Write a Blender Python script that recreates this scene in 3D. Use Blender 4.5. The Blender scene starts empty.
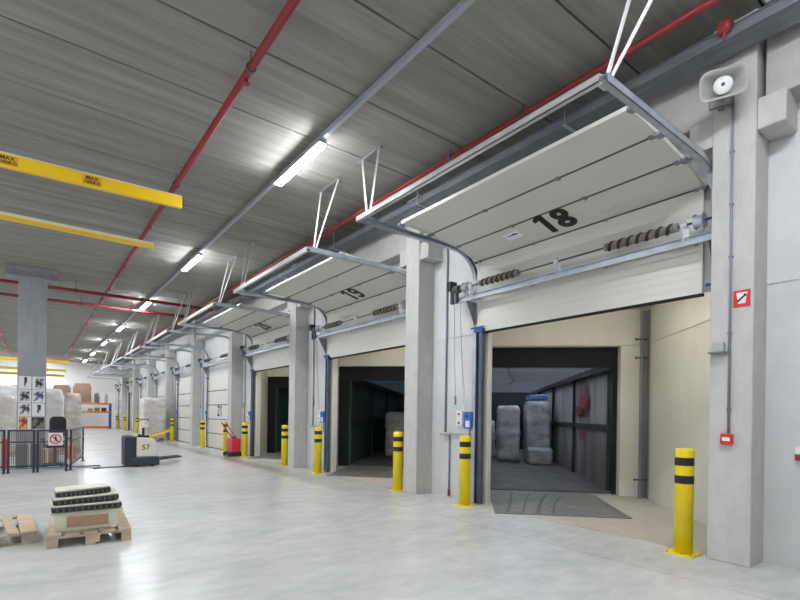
import bpy, bmesh, math, random
from mathutils import Vector, Matrix
random.seed(7)
SC = bpy.context.scene
COL = SC.collection
PI = math.pi

# ------------------------------------------------------------------ camera, world, exposure
cam_data = bpy.data.cameras.new('camera')
cam = bpy.data.objects.new('camera', cam_data); COL.objects.link(cam); SC.camera = cam
YAW, ROLL = math.radians(37.2767), math.radians(-0.8158)
cam_data.sensor_fit = 'HORIZONTAL'; cam_data.sensor_width = 36.0
cam_data.lens = 36.0 * 484.55 / 800.0
cam_data.shift_y = (415.4 - 300.0) / 800.0
fw = Vector((math.sin(YAW), math.cos(YAW), 0)); rg = Vector((math.cos(YAW), -math.sin(YAW), 0)); uz = Vector((0, 0, 1))
rt = rg * math.cos(ROLL) - uz * math.sin(ROLL); up = uz * math.cos(ROLL) + rg * math.sin(ROLL)
cam.matrix_world = Matrix(((rt.x, up.x, -fw.x, 0), (rt.y, up.y, -fw.y, 0), (rt.z, up.z, -fw.z, 1.5), (0, 0, 0, 1)))
cam_data.clip_start = 0.05; cam_data.clip_end = 200

world = bpy.data.worlds.new('world'); SC.world = world; world.use_nodes = True
world.node_tree.nodes['Background'].inputs[0].default_value = (0.75, 0.85, 1.0, 1)
world.node_tree.nodes['Background'].inputs[1].default_value = 3.2
SC.view_settings.view_transform = 'Standard'; SC.view_settings.look = 'None'
SC.view_settings.gamma = 1.0; SC.view_settings.use_curve_mapping = False
SC.view_settings.exposure = 0.22
LAMP_STRENGTH = 190.0
DOCK_LAMP = 62.0

# ------------------------------------------------------------------ layout (metres)
P = 5.38                       # distance between columns
Y0 = [1.75 + P * k for k in range(9)]
OPEN = (0, 1, 2, 7)            # bays whose door stands open
CEIL = 5.7
FARY, LEFTX, NEARY = 50.5, -13.0, -8.0
R2 = math.sqrt(2)
DN = ['the nearest door 18', 'the second nearest door 19', 'the third open door 20', 'the closed door 21', 'the first door beyond 21', 'the second door beyond 21',
      'the third door beyond 21', 'the far raised door', 'the farthest door']

# ------------------------------------------------------------------ materials
def mat(name, col, rough=0.6, metal=0.0, noise=0.0, nscale=(3, 3, 3), col2=None, bump=0.0, detail=4, spec=None, emit=None):
    m = bpy.data.materials.new(name); m.use_nodes = True
    nt = m.node_tree; b = nt.nodes['Principled BSDF']
    b.inputs['Base Color'].default_value = (*col, 1); b.inputs['Roughness'].default_value = rough
    b.inputs['Metallic'].default_value = metal
    if spec is not None: b.inputs['Specular IOR Level'].default_value = spec
    if emit: 
        b.inputs['Emission Color'].default_value = (*emit[0], 1); b.inputs['Emission Strength'].default_value = emit[1]
    if noise or col2 or bump:
        tc = nt.nodes.new('ShaderNodeTexCoord'); mp = nt.nodes.new('ShaderNodeMapping'); n = nt.nodes.new('ShaderNodeTexNoise')
        mp.inputs['Scale'].default_value = nscale; n.inputs['Scale'].default_value = 1.0; n.inputs['Detail'].default_value = detail
        nt.links.new(tc.outputs['Object'], mp.inputs[0]); nt.links.new(mp.outputs[0], n.inputs['Vector'])
        r = nt.nodes.new('ShaderNodeValToRGB'); r.color_ramp.elements[0].position = 0.3; r.color_ramp.elements[1].position = 0.7
        c2 = col2 or tuple(min(1, c * (1 + noise)) for c in col); c1 = col if col2 else tuple(c * (1 - noise) for c in col)
        r.color_ramp.elements[0].color = (*c1, 1); r.color_ramp.elements[1].color = (*c2, 1)
        nt.links.new(n.outputs[0], r.inputs[0]); nt.links.new(r.outputs[0], b.inputs['Base Color'])
        if bump:
            bp = nt.nodes.new('ShaderNodeBump'); bp.inputs['Strength'].default_value = bump; bp.inputs['Distance'].default_value = 0.02
            nt.links.new(n.outputs[0], bp.inputs['Height']); nt.links.new(bp.outputs[0], b.inputs['Normal'])
    return m

def mat_two(name, col, a, b_, rough, s1, s2, mix=0.5, bump=0.05, rvar=None, third=None, pos=(.36, .64), det=6):
    """concrete: two noises at different stretch multiply the base colour between tints a and b_"""
    m = bpy.data.materials.new(name); m.use_nodes = True
    nt = m.node_tree; L = nt.links; b = nt.nodes['Principled BSDF']; b.inputs['Roughness'].default_value = rough
    tc = nt.nodes.new('ShaderNodeTexCoord')
    outs = []
    for s in (s1, s2):
        mp = nt.nodes.new('ShaderNodeMapping'); mp.inputs['Scale'].default_value = s
        n = nt.nodes.new('ShaderNodeTexNoise'); n.inputs['Scale'].default_value = 1; n.inputs['Detail'].default_value = det; n.inputs['Roughness'].default_value = 0.65
        L.new(tc.outputs['Object'], mp.inputs[0]); L.new(mp.outputs[0], n.inputs['Vector']); outs.append(n)
    mx = nt.nodes.new('ShaderNodeMix'); mx.data_type = 'FLOAT'; mx.inputs[0].default_value = mix
    L.new(outs[0].outputs[0], mx.inputs[2]); L.new(outs[1].outputs[0], mx.inputs[3])
    r = nt.nodes.new('ShaderNodeValToRGB'); r.color_ramp.elements[0].position = pos[0]; r.color_ramp.elements[1].position = pos[1]
    r.color_ramp.elements[0].color = (*a, 1); r.color_ramp.elements[1].color = (*b_, 1)
    if third: 
        e = r.color_ramp.elements.new(0.5); e.color = (*third, 1)
    L.new(mx.outputs[0], r.inputs[0]); L.new(r.outputs[0], b.inputs['Base Color'])
    if bump:
        bp = nt.nodes.new('ShaderNodeBump'); bp.inputs['Strength'].default_value = bump; bp.inputs['Distance'].default_value = 0.01
        L.new(mx.outputs[0], bp.inputs['Height']); L.new(bp.outputs[0], b.inputs['Normal'])
    if rvar:
        mr = nt.nodes.new('ShaderNodeMapRange'); mr.inputs['From Min'].default_value = 0.35; mr.inputs['From Max'].default_value = 0.65
        mr.inputs['To Min'].default_value = rvar[0]; mr.inputs['To Max'].default_value = rvar[1]
        L.new(outs[0].outputs[0], mr.inputs[0]); L.new(mr.outputs[0], b.inputs['Roughness'])
    return m

M = {}
M['bluefilm'] = mat('blue_film', (.12, .22, .55), .35)
M['floor'] = mat_two('polished_concrete_floor', None, (.44, .44, .435), (.72, .72, .71), .27, (.5, .8, .3), (2.4, 4.5, .3), .5, 0.0, None, pos=(.28, .72), det=6)
M['ceiling'] = mat_two('board_marked_concrete_ceiling', None, (.215, .208, .205), (.34, .325, .315), .95, (.35, 5, 1), (.8, 14, 1), .4, 0, third=(.275, .266, .243))
M['ceiling'].node_tree.nodes['Principled BSDF'].inputs['Specular IOR Level'].default_value = .1
M['redprint'] = mat('dark_red_print', (.30, .05, .06), .6)
M['joint'] = mat('dark_joint', (.02, .02, .02), .9)
M['dockfloor'] = mat_two('dusty_beige_dock_floor', None, (.40, .365, .31), (.52, .49, .43), .6, (1, 1, 1), (5, 5, 1), .5, 0, pos=(.3, .7))
M['wall'] = mat_two('smooth_wall_concrete', None, (.56, .56, .56), (.67, .67, .67), .75, (.8, .8, .8), (3, 3, 1.2), .5, .03)
M['column'] = mat_two('column_concrete', None, (.45, .44, .425), (.58, .57, .55), .8, (1.5, 1.5, .8), (9, 9, 4), .45, .05)
M['beam'] = mat_two('girder_concrete', None, (.42, .41, .40), (.54, .53, .51), .85, (1.5, .6, 1.5), (5, 5, 5), .5, .05)
M['hallcol'] = mat_two('grey_hall_column_concrete', None, (.25, .26, .28), (.36, .37, .39), .8, (1, 1, .6), (8, 8, 3), .4, .03)
M['cream'] = mat_two('cream_vestibule_panel', None, (.63, .615, .545), (.72, .705, .635), .65, (1, 1, .5), (5, 5, 1.5), .4, .03)
M['farwall'] = mat('white_far_wall', (.88, .88, .87), .7, noise=.02)
M['panel'] = mat('white_door_panel', (.66, .655, .61), .32, noise=.03, nscale=(1, 1, 14))
M['rubber'] = mat('black_rubber', (.006, .006, .010), .8)
M['springcore'] = mat('dusty_brown_spring_cover', (.20, .17, .13), .7, noise=.3, nscale=(8, 8, 8))
M['seal'] = mat('grey_panel_seal', (.10, .10, .09), .7)
M['steel'] = mat('galvanised_steel', (.50, .54, .60), .38, .75, noise=.12, nscale=(6, 6, 6))
M['brightsteel'] = mat('bright_aluminium', (.80, .81, .82), .3, .6)
M['bluesteel'] = mat('blue_grey_steel', (.11, .135, .19), .45, .45, noise=.15, nscale=(4, 4, 4))
M['darksteel'] = mat('dark_steel', (.09, .10, .12), .45, .6)
M['greysteel'] = mat('painted_grey_steel', (.27, .28, .30), .5, .3)
M['tray'] = mat('galvanised_tray', (.20, .215, .24), .5, .4, noise=.2, nscale=(10, 3, 10))
M['red'] = mat('red_pipe_paint', (.30, .028, .035), .45)
M['redbright'] = mat('bright_red', (.65, .03, .03), .45)
M['yellow'] = mat('yellow_paint', (.85, .66, .01), .35)
M['crane'] = mat('crane_yellow', (.85, .55, .01), .4)
M['palecream'] = mat('pale_cream_plastic', (.72, .70, .58), .5, noise=.05)
M['black'] = mat('black_plastic', (.015, .015, .017), .45)
M['digit'] = mat('black_lettering', (.012, .012, .012), .6)
M['white'] = mat('white_plastic', (.78, .78, .78), .45)
M['sticker'] = mat('white_sticker', (.9, .9, .95), .4)
M['blue'] = mat('blue_enclosure', (.02, .13, .52), .4)
M['bracketblue'] = mat('blue_bracket', (.05, .12, .30), .4, .4)
M['conduit'] = mat('grey_conduit', (.24, .25, .31), .5)
M['horn'] = mat('grey_horn_plastic', (.42, .42, .40), .5)
M['orange'] = mat('orange_rack_beam', (.75, .20, .03), .45)
M['rackblue'] = mat('blue_rack_upright', (.04, .10, .42), .45)
M['wood'] = mat('pallet_wood', (.42, .32, .22), .8, col2=(.58, .48, .35), nscale=(4, 14, 14))
M['oldwood'] = mat('weathered_pallet_wood', (.30, .25, .20), .85, col2=(.48, .42, .35), nscale=(14, 4, 14))
M['card'] = mat('brown_cardboard', (.42, .27, .17), .8, noise=.1)
M['board'] = mat('brown_board', (.27, .17, .11), .7, noise=.15)
M['darkgrey'] = mat('dark_grey_paint', (.038, .042, .062), .4, .1, noise=.2)
M['trim'] = mat('weathered_grey_metal', (.20, .21, .22), .5, .4)
M['tarp'] = mat('dark_green_tarpaulin', (.018, .050, .034), .5, noise=.3, nscale=(2, 2, .6))
M['tarpgrey'] = mat('grey_tarpaulin', (.19, .172, .165), .5, noise=.4, nscale=(2.5, 2.5, .5))
M['trailerroof'] = mat('translucent_roof_sheet', (.85, .86, .87), .6)
M['trailerroof'].node_tree.nodes['Principled BSDF'].inputs['Transmission Weight'].default_value = .75
M['greenroof'] = mat('dark_roof_sheet', (.10, .13, .13), .6)
M['greenroof'].node_tree.nodes['Principled BSDF'].inputs['Transmission Weight'].default_value = .6
M['trailerfloor'] = mat('worn_trailer_floor', (.085, .078, .072), .6, noise=.4, nscale=(2, 2, 2))
M['darkwall'] = mat('dark_trailer_wall', (.02, .03, .035), .6)
M['plate'] = mat_two('worn_leveller_plate', None, (.12, .117, .112), (.24, .235, .22), .5, (1.5, 1.5, 1), (6, 6, 1), .5, .03)
M['tyremark'] = mat('dark_tyre_rubber_mark', (.075, .075, .08), .5, noise=.3, nscale=(9, 9, 9))
M['ledwhite'] = mat('led_diffuser', (1, 1, 1), .4, emit=((.93, .965, 1.0), LAMP_STRENGTH))
M['dockwhite'] = mat('warm_lamp_tube', (1, 1, 1), .4, emit=((1.0, .94, .80), DOCK_LAMP))
M['trunk'] = mat('light_trunking', (.40, .42, .50), .5, .2)

def mat_wrap(name, c1, c2):
    m = mat(name, c1, .28, 0, col2=c2, nscale=(3, 3, 6), bump=1.0, detail=6)
    b = m.node_tree.nodes['Principled BSDF']; b.inputs['Coat Weight'].default_value = .6; b.inputs['Coat Roughness'].default_value = .15
    return m
M['wrapwhite'] = mat_wrap('white_stretch_film', (.62, .61, .60), (.82, .82, .82))
M['wrapbrown'] = mat_wrap('film_over_brown_cartons', (.45, .36, .28), (.78, .75, .72))
M['wrapdark'] = mat_wrap('film_over_grey_goods', (.26, .25, .25), (.60, .60, .63))
M['wrappink'] = mat_wrap('film_over_pale_cartons', (.56, .50, .45), (.80, .78, .76))

# mesh infill of the safety fence: woven wire as a procedural cut-out
def mat_mesh():
    m = bpy.data.materials.new('woven_wire_mesh'); m.use_nodes = True
    nt = m.node_tree; L = nt.links; b = nt.nodes['Principled BSDF']
    b.inputs['Base Color'].default_value = (.12, .12, .13, 1); b.inputs['Roughness'].default_value = .5
    tc = nt.nodes.new('ShaderNodeTexCoord'); sep = nt.nodes.new('ShaderNodeSeparateXYZ'); L.new(tc.outputs['Object'], sep.inputs[0])
    res = []
    add = nt.nodes.new('ShaderNodeMath'); add.operation = 'ADD'; L.new(sep.outputs[0], add.inputs[0]); L.new(sep.outputs[1], add.inputs[1])
    for src in (add.outputs[0], sep.outputs[2]):
        mu = nt.nodes.new('ShaderNodeMath'); mu.operation = 'MULTIPLY'; mu.inputs[1].default_value = 25; L.new(src, mu.inputs[0])
        fr = nt.nodes.new('ShaderNodeMath'); fr.operation = 'FRACT'; L.new(mu.outputs[0], fr.inputs[0])
        lt = nt.nodes.new('ShaderNodeMath'); lt.operation = 'LESS_THAN'; lt.inputs[1].default_value = .16; L.new(fr.outputs[0], lt.inputs[0]); res.append(lt)
    mx = nt.nodes.new('ShaderNodeMath'); mx.operation = 'MAXIMUM'; L.new(res[0].outputs[0], mx.inputs[0]); L.new(res[1].outputs[0], mx.inputs[1])
    L.new(mx.outputs[0], b.inputs['Alpha'])
    return m
M['mesh'] = mat_mesh()

# ------------------------------------------------------------------ mesh builder
class MB:
    def __init__(s): s.v = []; s.f = []
    def add(s, vs, fs):
        o = len(s.v); s.v += [tuple(v) for v in vs]; s.f += [tuple(i + o for i in f) for f in fs]; return s
    def box(s, a, b, m=None):
        x0, y0, z0 = (min(a[i], b[i]) for i in range(3)); x1, y1, z1 = (max(a[i], b[i]) for i in range(3))
        vs = [(x0, y0, z0), (x1, y0, z0), (x1, y1, z0), (x0, y1, z0), (x0, y0, z1), (x1, y0, z1), (x1, y1, z1), (x0, y1, z1)]
        if m is not None: vs = [m @ Vector(v) for v in vs]
        return s.add(vs, [(0, 3, 2, 1), (4, 5, 6, 7), (0, 1, 5, 4), (1, 2, 6, 5), (2, 3, 7, 6), (3, 0, 4, 7)])
    def bar(s, p, q, w, h=None, upv=(0, 0, 1)):
        p, q = Vector(p), Vector(q); h = h or w; d = (q - p).normalized(); u = Vector(upv)
        if abs(d.dot(u)) > .99: u = Vector((1, 0, 0))
        r = d.cross(u).normalized(); u = r.cross(d).normalized(); vs = []
        for c in (p, q):
            for a, b in ((-1, -1), (1, -1), (1, 1), (-1, 1)): vs.append(c + r * (a * w / 2) + u * (b * h / 2))
        return s.add(vs, [(0, 1, 2, 3), (7, 6, 5, 4), (0, 4, 5, 1), (1, 5, 6, 2), (2, 6, 7, 3), (3, 7, 4, 0)])
    def tube(s, pts, r, n=10, caps=True, radii=None):
        pts = [Vector(p) for p in pts]; rings = []
        d0 = (pts[1] - pts[0]).normalized(); u = Vector((0, 0, 1)) if abs(d0.z) < .9 else Vector((1, 0, 0))
        for i, p in enumerate(pts):
            d = (pts[min(i + 1, len(pts) - 1)] - pts[max(i - 1, 0)]).normalized()
            a = d.cross(u); a = a.normalized() if a.length > 1e-4 else Vector((1, 0, 0)); b = a.cross(d).normalized(); u = b
            rr = radii[i] if radii else r
            rings.append([p + (a * math.cos(2 * PI * k / n) + b * math.sin(2 * PI * k / n)) * rr for k in range(n)])
        o = len(s.v); s.v += [tuple(v) for R in rings for v in R]
        for i in range(len(pts) - 1):
            for k in range(n):
                s.f.append((o + i * n + k, o + i * n + (k + 1) % n, o + (i + 1) * n + (k + 1) % n, o + (i + 1) * n + k))
        if caps: s.f.append(tuple(o + k for k in reversed(range(n)))); s.f.append(tuple(o + (len(pts) - 1) * n + k for k in range(n)))
        return s
    def cyl(s, p, q, r, n=16): return s.tube([p, q], r, n)
    def prism(s, poly, z0, z1):
        n = len(poly); vs = [(x, y, z0) for x, y in poly] + [(x, y, z1) for x, y in poly]
        return s.add(vs, [tuple(reversed(range(n))), tuple(range(n, 2 * n))] + [(i, (i + 1) % n, n + (i + 1) % n, n + i) for i in range(n)])
    def strip(s, inner, outer, ax, a0, a1):
        """ribbon with thickness in the X-Z plane extruded along Y from a0 to a1"""
        n = len(inner); vs = []
        for y in (a0, a1):
            vs += [(p[0], y, p[1]) for p in inner] + [(p[0], y, p[1]) for p in outer]
        f = []; m = 2 * n
        for i in range(n - 1):
            f += [(i, i + 1, m + i + 1, m + i), (n + i, m + n + i, m + n + i + 1, n + i + 1), (i, n + i, n + i + 1, i + 1), (m + i, m + i + 1, m + n + i + 1, m + n + i)]
        f += [(0, m, m + n, n), (n - 1, m - 1, m + m - 1, m + n - 1)]
        return s.add(vs, f)
    def build(s, name, m, parent=None, bevel=0, smooth=False, seg=2):
        me = bpy.data.meshes.new(name); me.from_pydata(s.v, [], s.f); me.update()
        bm = bmesh.new(); bm.from_mesh(me); bmesh.ops.recalc_face_normals(bm, faces=bm.faces); bm.to_mesh(me); bm.free()
        me.materials.append(M[m] if isinstance(m, str) else m)
        if smooth: 
            for p in me.polygons: p.use_smooth = len(p.vertices) == 4
        o = bpy.data.objects.new(name, me); COL.objects.link(o)
        if parent is not None: o.parent = parent
        if bevel:
            b = o.modifiers.new('bevel', 'BEVEL'); b.width = bevel; b.segments = seg; b.limit_method = 'ANGLE'
        return o

def tag(o, label=None, cat=None, group=None, kind=None):
    if label: o['label'] = label
    if cat: o['category'] = cat
    if group: o['group'] = group
    if kind: o['kind'] = kind
    return o
def empty(name, loc=(0, 0, 0), rz=0, label=None, cat=None, group=None, kind=None):
    o = bpy.data.objects.new(name, None); COL.objects.link(o); o.location = loc; o.rotation_euler = (0, 0, rz); o.empty_display_size = .2
    return tag(o, label, cat, group, kind)
def struct(o, label=None, cat=None): return tag(o, label, cat, None, 'structure')
def dup(o, loc, rz=None, label=None, parent=None):
    c = o.copy(); COL.objects.link(c); c.parent = parent
    if parent is None:
        c.location = loc
        if rz is not None: c.rotation_euler = (0, 0, rz)
        if label: c['label'] = label
    for ch in list(o.children): dup(ch, None, None, None, c)
    return c
def text_mesh(txt, size, name, m, mw, parent=None, bold=.012, ext=.001, space=1.0):
    cu = bpy.data.curves.new(name, 'FONT'); cu.body = txt; cu.size = size; cu.align_x = 'CENTER'; cu.align_y = 'CENTER'
    cu.offset = bold; cu.extrude = ext; cu.space_character = space; cu.resolution_u = 4
    t = bpy.data.objects.new(name, cu); COL.objects.link(t)
    dg = bpy.context.evaluated_depsgraph_get()
    me = bpy.data.meshes.new_from_object(t.evaluated_get(dg)); bpy.data.objects.remove(t)
    me.transform(mw); me.materials.clear(); me.materials.append(M[m])
    o = bpy.data.objects.new(name, me); COL.objects.link(o)
    if parent is not None: o.parent = parent
    return o
def frame(origin, right, upv):
    r, u = Vector(right).normalized(), Vector(upv).normalized(); n = r.cross(u)
    return Matrix(((r.x, u.x, n.x, origin[0]), (r.y, u.y, n.y, origin[1]), (r.z, u.z, n.z, origin[2]), (0, 0, 0, 1)))

# ------------------------------------------------------------------ large structure
struct(MB().box((LEFTX, NEARY, -.2), (40, 75, 0)).build('floor', 'floor'))
struct(MB().box((4.926, NEARY, 0), (4.932, FARY, .0006)).build('trim_1', 'trim'))
mb = MB(); y = 2.97 - 1.252 * 9
while y < FARY:
    mb.box((LEFTX, y + .011, CEIL), (6.5, y + 1.252 - .011, CEIL + .2)); y += 1.252
mb.build('ceiling', 'ceiling', bevel=.006, seg=1); struct(bpy.data.objects['ceiling'])
struct(MB().box((LEFTX, NEARY, CEIL + .2), (6.5, FARY + .3, CEIL + .3)).build('ceiling_topping', 'joint'))
struct(MB().box((LEFTX, FARY, 0), (6.5, FARY + .3, CEIL)).build('wall_far', 'farwall'))
struct(MB().box((LEFTX - .3, NEARY, 0), (LEFTX, FARY, CEIL)).build('wall_left', 'wall'))
struct(MB().box((LEFTX, NEARY - .3, 0), (6.5, NEARY, CEIL)).build('wall_near', 'wall'))
WX = 6.22
mb = MB()
def wallpiece(a, b):
    mb.box((WX, a, 0), (WX + .2, b, 2.932)); mb.box((WX + .012, a + .002, 2.932), (WX + .2, b - .002, 2.952))
    mb.box((WX, a, 2.952), (WX + .2, b, 3.03))
prev = NEARY
for k, y0 in enumerate(Y0):
    wallpiece(prev, y0 + .10); prev = y0 + 4.04
wallpiece(prev, FARY)
mb.box((WX, NEARY, 3.03), (WX + .2, FARY, CEIL))
struct(mb.build('wall_right', 'wall'))
# concrete columns with corbels, girders resting on them
col_labels = ['nearest concrete column, with horn loudspeaker and red fire sign, right of door 18', 'concrete column between door 18 and door 19',
              'concrete column between door 19 and door 20', 'concrete column between door 20 and door 21', 'concrete column just beyond closed door 21'] + \
             ['concrete column to the right of ' + DN[k] for k in range(5, 9)]
cb = MB().box((5.83, 0, 0), (WX, .40, CEIL))
cb.box((5.85, -.24, 4.46), (WX, 0, 4.78)).box((5.85, .40, 4.46), (WX, .64, 4.78))
c0 = cb.build('concrete_column', 'column', bevel=.012); c0.location = (0, Y0[0], 0); struct(c0, col_labels[0], 'column'); c0['group'] = 'concrete columns along the dock wall'
for k in range(1, 9): dup(c0, (0, Y0[k], 0), label=col_labels[k])
g0 = MB().box((5.93, .415, 4.785), (WX, P - .015, CEIL)).build('concrete_beam', 'beam', bevel=.01)
g0.location = (0, Y0[0], 0); struct(g0, 'concrete girder above door 18', 'beam'); g0['group'] = 'concrete girders above the dock doors'
for k in range(-1, 9):
    if k == -1:
        g1 = MB().box((5.93, P - .42, 4.785), (WX, P - .045, CEIL)).box((5.93, .415, 4.785), (WX, P - .45, CEIL)).build('concrete_beam', 'beam', bevel=.01); g1.location = (0, 1.75 - P, 0); struct(g1, 'jointed concrete girder at the right edge, beyond the loudspeaker column', 'beam')
    elif k: dup(g0, (0, 1.75 + P * k, 0), label='concrete girder above ' + DN[k] if k > 0 else 'concrete girder at the right edge, beyond the loudspeaker column')

# dock vestibules behind the open doors (45 degrees to the wall)
def st(s, t, k=0): return ((s + t) / R2, (s - t) / R2 + 0.0)
def bay_prism(mb, pts, z0, z1, k): mb.prism([(x, y + P * k) for x, y in pts], z0, z1)
T_L, T_R, S_F = .16 / R2, 4.82 / R2, 13.9 / R2
for k in OPEN:
    mb = MB()   # left side wall
    a = (6.27, 5.73); b = st(S_F + .2, T_L)
    bay_prism(mb, [a, b, (b[0] - .12, b[1] + .12), (a[0], a[1] + .17)], 0, 3.6, k)
    mb.box((WX + .001, Y0[k] + 3.96, 0), (6.27, Y0[k] + 4.045, 3.03))
    struct(mb.build('wall_dock_left', 'cream'))
    mb = MB()   # right side wall, with a panel joint
    a = (6.67, 1.85); b = st(S_F + .2, T_R)
    for z0, z1, i in ((0, 2.905, 0), (2.905, 2.925, .012), (2.925, 3.6, 0)):
        bay_prism(mb, [(WX + .2, 1.85 - i), (a[0] + i, a[1] - i), (b[0] + i, b[1] - i), (b[0] + .15, b[1] - .15), (a[0] + .15, a[1] - .17), (WX + .2, 1.68)], z0, z1, k)
    struct(mb.build('wall_dock_right', 'cream'))
    mb = MB()   # front wall: jamb and lintel
    bay_prism(mb, [st(S_F, 2.95), st(S_F, T_R), st(S_F + .2, T_R), st(S_F + .2, 2.95)], 0, 2.90, k)
    bay_prism(mb, [st(S_F, T_L), st(S_F, T_R), st(S_F + .2, T_R), st(S_F + .2, T_L)], 2.915, 3.6, k)
    bay_prism(mb, [st(S_F + .012, T_L), st(S_F + .012, T_R), st(S_F + .2, T_R), st(S_F + .2, T_L)], 2.90, 2.915, k)
    struct(mb.build('wall_dock_front', 'cream', bevel=.006))
    mb = MB(); bay_prism(mb, [(6.0, 2.16), (WX, 1.86), (6.66, 1.86), st(S_F - .005, T_R - .005), st(S_F - .005, T_L + .005), (6.4, 5.68), (6.0, 5.6)], .0005, .003, k)
    struct(mb.build('floor_dock', 'dockfloor'))
    mb = MB(); bay_prism(mb, [(WX + .2, 1.5), (6.7, 1.6), st(S_F + .25, T_R + .15), st(S_F + .25, T_L - .15), (WX + .2, 6.0)], 3.6, 3.7, k)
    struct(mb.build('ceiling_dock', 'cream'))

# ------------------------------------------------------------------ lights
def dock_lamp(k):
    x, y = 6.98, 4.02
    r = empty('dock_lamp', (x, y + P * k, 3.5), PI / 4, label='warm tube lamp under the vestibule ceiling behind ' + DN[k], cat='lamp', group='vestibule lamps')
    MB().box((-.05, -.6, .03), (.05, .6, .098)).build('housing', 'trunk', r)
    MB().box((-.035, -.57, 0), (.035, .57, .03)).build('tube', 'dockwhite', r)
for k in OPEN: dock_lamp(k)
def light_unit():
    r = empty('ceiling_light', (3.38, 7.23, 5.5), label='x', cat='light', group='LED strip lights in the ceiling row')
    MB().box((-.06, -.82, .0), (.06, .82, .06)).build('housing', 'trunk', r)
    MB().box((-.055, -.80, -.022), (.055, .80, -.001)).build('diffuser', 'ledwhite', r)
    return r
lab = ['nearest and largest glowing LED strip light on the ceiling', 'second nearest glowing LED strip light on the ceiling'] + \
      ['%s LED strip light from the camera in the ceiling row' % w for w in ('third', 'fourth', 'fifth', 'sixth', 'seventh')]
L0 = light_unit(); L0['label'] = lab[0]
ys = [7.23 + 6.55 * i for i in range(7)]
for i in range(1, 7): dup(L0, (3.38, ys[i], 5.5), label=lab[i])
dup(L0, (3.38, .68, 5.5), label='LED strip light on the ceiling overhead of the camera')
for X in (-2.6, -8.6):
    for i in range(-2, 7):
        if i % 1 == 0: dup(L0, (X, 7.23 + 6.55 * i, 5.5), label='%s LED strip light of the %s ceiling row left of the picture' % (('hindmost', 'second', 'third', 'fourth', 'fifth', 'sixth', 'seventh', 'eighth', 'farthest')[i + 2], 'nearer' if X > -3 else 'outer'))
dup(L0, (.2, 48.7, 5.4), label='LED strip light by the far wall hidden behind the grey column')  # off-row lamp added to brighten the far wall, kept out of view
tr = MB().box((-.03, -6, 0), (.03, 48, .07)).build('light_trunking', 'trunk'); tr.location = (3.38, 0, 5.56)
mbb = tr
tag(tr, 'grey trunking rail carrying the row of LED lights along the ceiling', 'trunking')

# ------------------------------------------------------------------ pipes, cable tray
def pipe(name, pts, r, m, label, clamps=(), cat='pipe', heads=()):
    o = empty(name, (0, 0, 0), label=label, cat=cat)
    MB().tube(pts, r, 12).build('pipe', m, o, smooth=True)
    for c in clamps:
        MB().tube([(c[0], c[1] - .025, c[2]), (c[0], c[1] + .025, c[2])] if c[3] == 'y' else [(c[0] - .025, c[1], c[2]), (c[0] + .025, c[1], c[2])], r * 1.35, 12).cyl((c[0], c[1], c[2]), (c[0], c[1], CEIL - .004), .007, 6).build('clamp', 'darksteel', o)
    for h in heads:
        MB().cyl((h[0], h[1], h[2] - r), (h[0], h[1], h[2] - r - .05), .022, 8).cyl((h[0], h[1], h[2] - r - .05), (h[0], h[1], h[2] - r - .06), .04, 8).build('sprinkler_head', m, o)
    return o
pipe('sprinkler_pipe', [(1.98, -6, 5.5), (1.98, 48, 5.5)], .043, 'red', 'long red sprinkler pipe running along the ceiling left of the light row',
     [(1.98, y, 5.5, 'y') for y in (5.55, 9.2, 12.9, 16.5, 20.2, 24, 28, 32, 36, 40, 44)], heads=[(1.98, y, 5.5) for y in (5.7, 11.5, 15, 18.2, 22.3, 26, 30, 34, 38)])
pipe('sprinkler_pipe', [(5.2, -6, 5.55), (5.2, 49, 5.55)], .042, 'red', 'red sprinkler pipe running above the door tracks beside the dock wall',
     [(5.2, y, 5.55, 'y') for y in (.5, 4.2, 5.6, 9, 12.6, 16.2, 20, 24, 28, 32, 36, 40)])
pipe('sprinkler_pipe', [(-1.3, 6, 5.5), (-1.3, 48, 5.5)], .04, 'red', 'red sprinkler pipe at the left edge of the ceiling',
     [(-1.3, y, 5.5, 'y') for y in (20, 24, 28, 32, 36, 40, 44)], heads=[(-1.3, y, 5.5) for y in (26, 30, 34, 38, 42)])
pipe('sprinkler_main', [(-10, 18.75, 5.36), (5.38, 18.75, 5.36)], .055, 'red', 'nearer red main pipe crossing under the ceiling past the grey column',
     [(x, 18.75, 5.36, 'x') for x in (-1, 1.1, 3.0, 4.6)])
pipe('sprinkler_main', [(-10, 20.9, 5.36), (5.38, 20.9, 5.36)], .055, 'red', 'farther red main pipe crossing under the ceiling',
     [(x, 20.9, 5.36, 'x') for x in (-1, 1.4, 3.0, 4.6)])
tr = empty('cable_tray', (0, 0, 0), label='long grey steel cable tray running above the dock doors', cat='cable tray')
mb = MB().box((5.46, -7, 5.29), (5.76, 49.5, 5.30)).box((5.46, -7, 5.30), (5.468, 49.5, 5.40)).box((5.752, -7, 5.30), (5.76, 49.5, 5.40)).box((5.445, -7, 5.39), (5.468, 49.5, 5.40))
mb.build('channel', 'tray', tr)
for k in range(0, 17):
    yy = .7 + 3 * k
    MB().box((5.42, yy, 5.265), (5.825, yy + .04, 5.29)).cyl((5.43, yy + .02, 5.29), (5.43, yy + .02, CEIL - .004), .006, 6).build('tray_bracket', 'steel', tr)
MB().tube([(5.54, -7, 5.335), (5.54, 49, 5.335)], .03, 8).tube([(5.64, -7, 5.33), (5.64, 49, 5.33)], .025, 8).build('cable', 'black', tr)
v = empty('alarm_bell', (5.440, 1.90, 5.39), label='round red alarm bell on the side of the cable tray above the loudspeaker', cat='alarm bell')
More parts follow.
